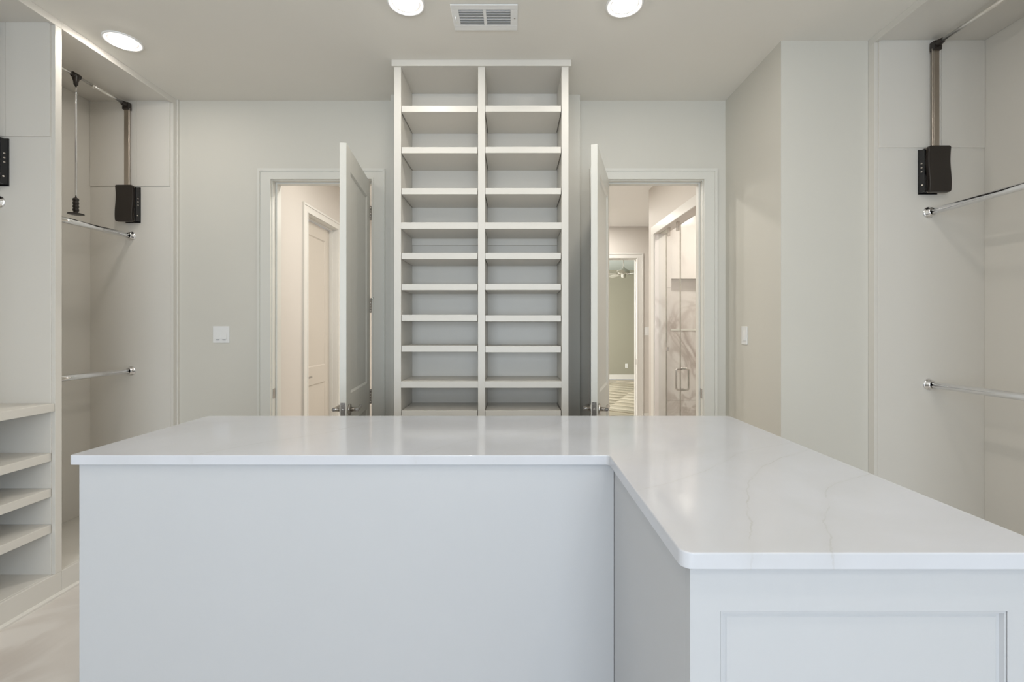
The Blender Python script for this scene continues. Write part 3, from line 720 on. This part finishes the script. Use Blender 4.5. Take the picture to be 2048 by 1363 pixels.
# ================================================================ SHOWER GLASS
GX = BXR+.045; GT = .010
yj1, yj2 = GX*F/(1333-CX), GX*F/(1361-CX)
def gpanel(name, y0, y1, z1, label):
    r = empty(name, (GX, (y0+y1)/2, .02), label=label, cat='shower glass')
    boxes('glass', GLASS, r, [(-GT/2, GT/2, -(y1-y0)/2, (y1-y0)/2, 0, z1-.02)], .0008)
    return r
ZG = 2.40
p1 = gpanel('shower_panel', yj1+.002, SH[1]-.014, SH[2], 'narrow fixed glass strip at the far end of the shower')
p2 = gpanel('shower_panel', yj2+.002, yj1-.002, ZG, 'middle fixed glass pane of the shower held by top clips')
p3 = gpanel('shower_door', SH[0]+.01, yj2-.002, ZG, 'glass shower door with a metal loop handle')
for p, y0, y1 in ((p1, yj1, yj1+.004), (p2, yj2, yj2+.003)):      # edge seals
    c = p.location; boxes('seal', NICKEL, p, [(GX-.006, GX+.006, y0+.0025, y1+.002, .02, ZG)], 0, c)
boxes('header', NICKEL, p3, [(GX-.006, GX+.006, SH[0]+.01, yj2-.002, ZG, ZG+.006)], 0, p3.location)
for y in (yj1-.07, yj2+.07):
    boxes('clip', NICKEL, p2, [(GX-.011, GX+.011, y-.022, y+.022, ZG-.045, SH[2])], .002, p2.location)
boxes('clip', NICKEL, p2, [(GX-.011, GX+.011, yj1-.05, yj1-.008, Z(697, yj1)-.02, Z(697, yj1)+.02)], .002, p2.location)
yh = yj2-.05
for s in (-1, 1):
    bm = bmesh.new(); z0, z1 = Z(779, yh), Z(737, yh); q = .06
    P = [(s*.006, 0, z0)] + [(s*(q-.02+.02*math.sin(a)), 0, z0+.02-.02*math.cos(a)) for a in [k*math.pi/12 for k in range(7)]] + \
        [(s*(q-.02+.02*math.cos(a)), 0, z1-.02+.02*math.sin(a)) for a in [k*math.pi/12 for k in range(7)]] + [(s*.006, 0, z1)]
    P = [(a, yh-p3.location[1], c-p3.location[2]) for a, b_, c in P]
    tube(bm, P, .0095, 14)
    for z in (z0, z1): lathe(bm, (s*.005, yh-p3.location[1], z-p3.location[2]), (s,0,0), [(0,.015),(.005,.015),(.005,0)], 16)
    link('pull_handle', bm, NICKEL, p3)

# ================================================================ CEILING FAN
FY = 10.5; fx = X(1247, FY)
f = empty('ceiling_fan', (fx, FY, CEIL), label='pale ceiling fan seen through the right doorway in the bedroom', cat='ceiling fan')
bm = bmesh.new(); lathe(bm, (0,0,0), (0,0,-1), [(0,.065),(.03,.06),(.06,.02),(.06,0)], 24); link('canopy', bm, FANW, f)
zb = Z(536, FY)-CEIL
bm = bmesh.new(); tube(bm, [(0,0,-.05), (0,0,zb)], .012, 12); link('downrod', bm, FANW, f)
bm = bmesh.new(); lathe(bm, (0,0,zb), (0,0,-1), [(-.03,.02),(0,.03),(.03,.09),(.06,.135),(.11,.14),(.13,.11),(.14,.05),(.19,.055),(.22,.04),(.225,0)], 28); link('motor', bm, FANW, f)
for k in range(5):
    a = math.radians(-38+72*k); R_ = Matrix.Rotation(a, 4, 'Z') @ Matrix.Rotation(math.radians(12), 4, 'X')
    bm = bmesh.new(); P = rounded([(.17, -.05), (.68, -.075), (.68, .075), (.17, .05)], [.02, .05, .05, .02], 5)
    prism(bm, P, -.004, .004); bmesh.ops.transform(bm, matrix=Matrix.Translation((0,0,zb-.13)) @ R_, verts=bm.verts); bl = link('blade', bm, FANW, f, .002)
    bm = bmesh.new(); box(bm, .08, .22, -.015, .015, -.010, -.004); bmesh.ops.transform(bm, matrix=Matrix.Translation((0,0,zb-.13)) @ R_, verts=bm.verts); link('blade_bracket', bm, NICKEL, bl)
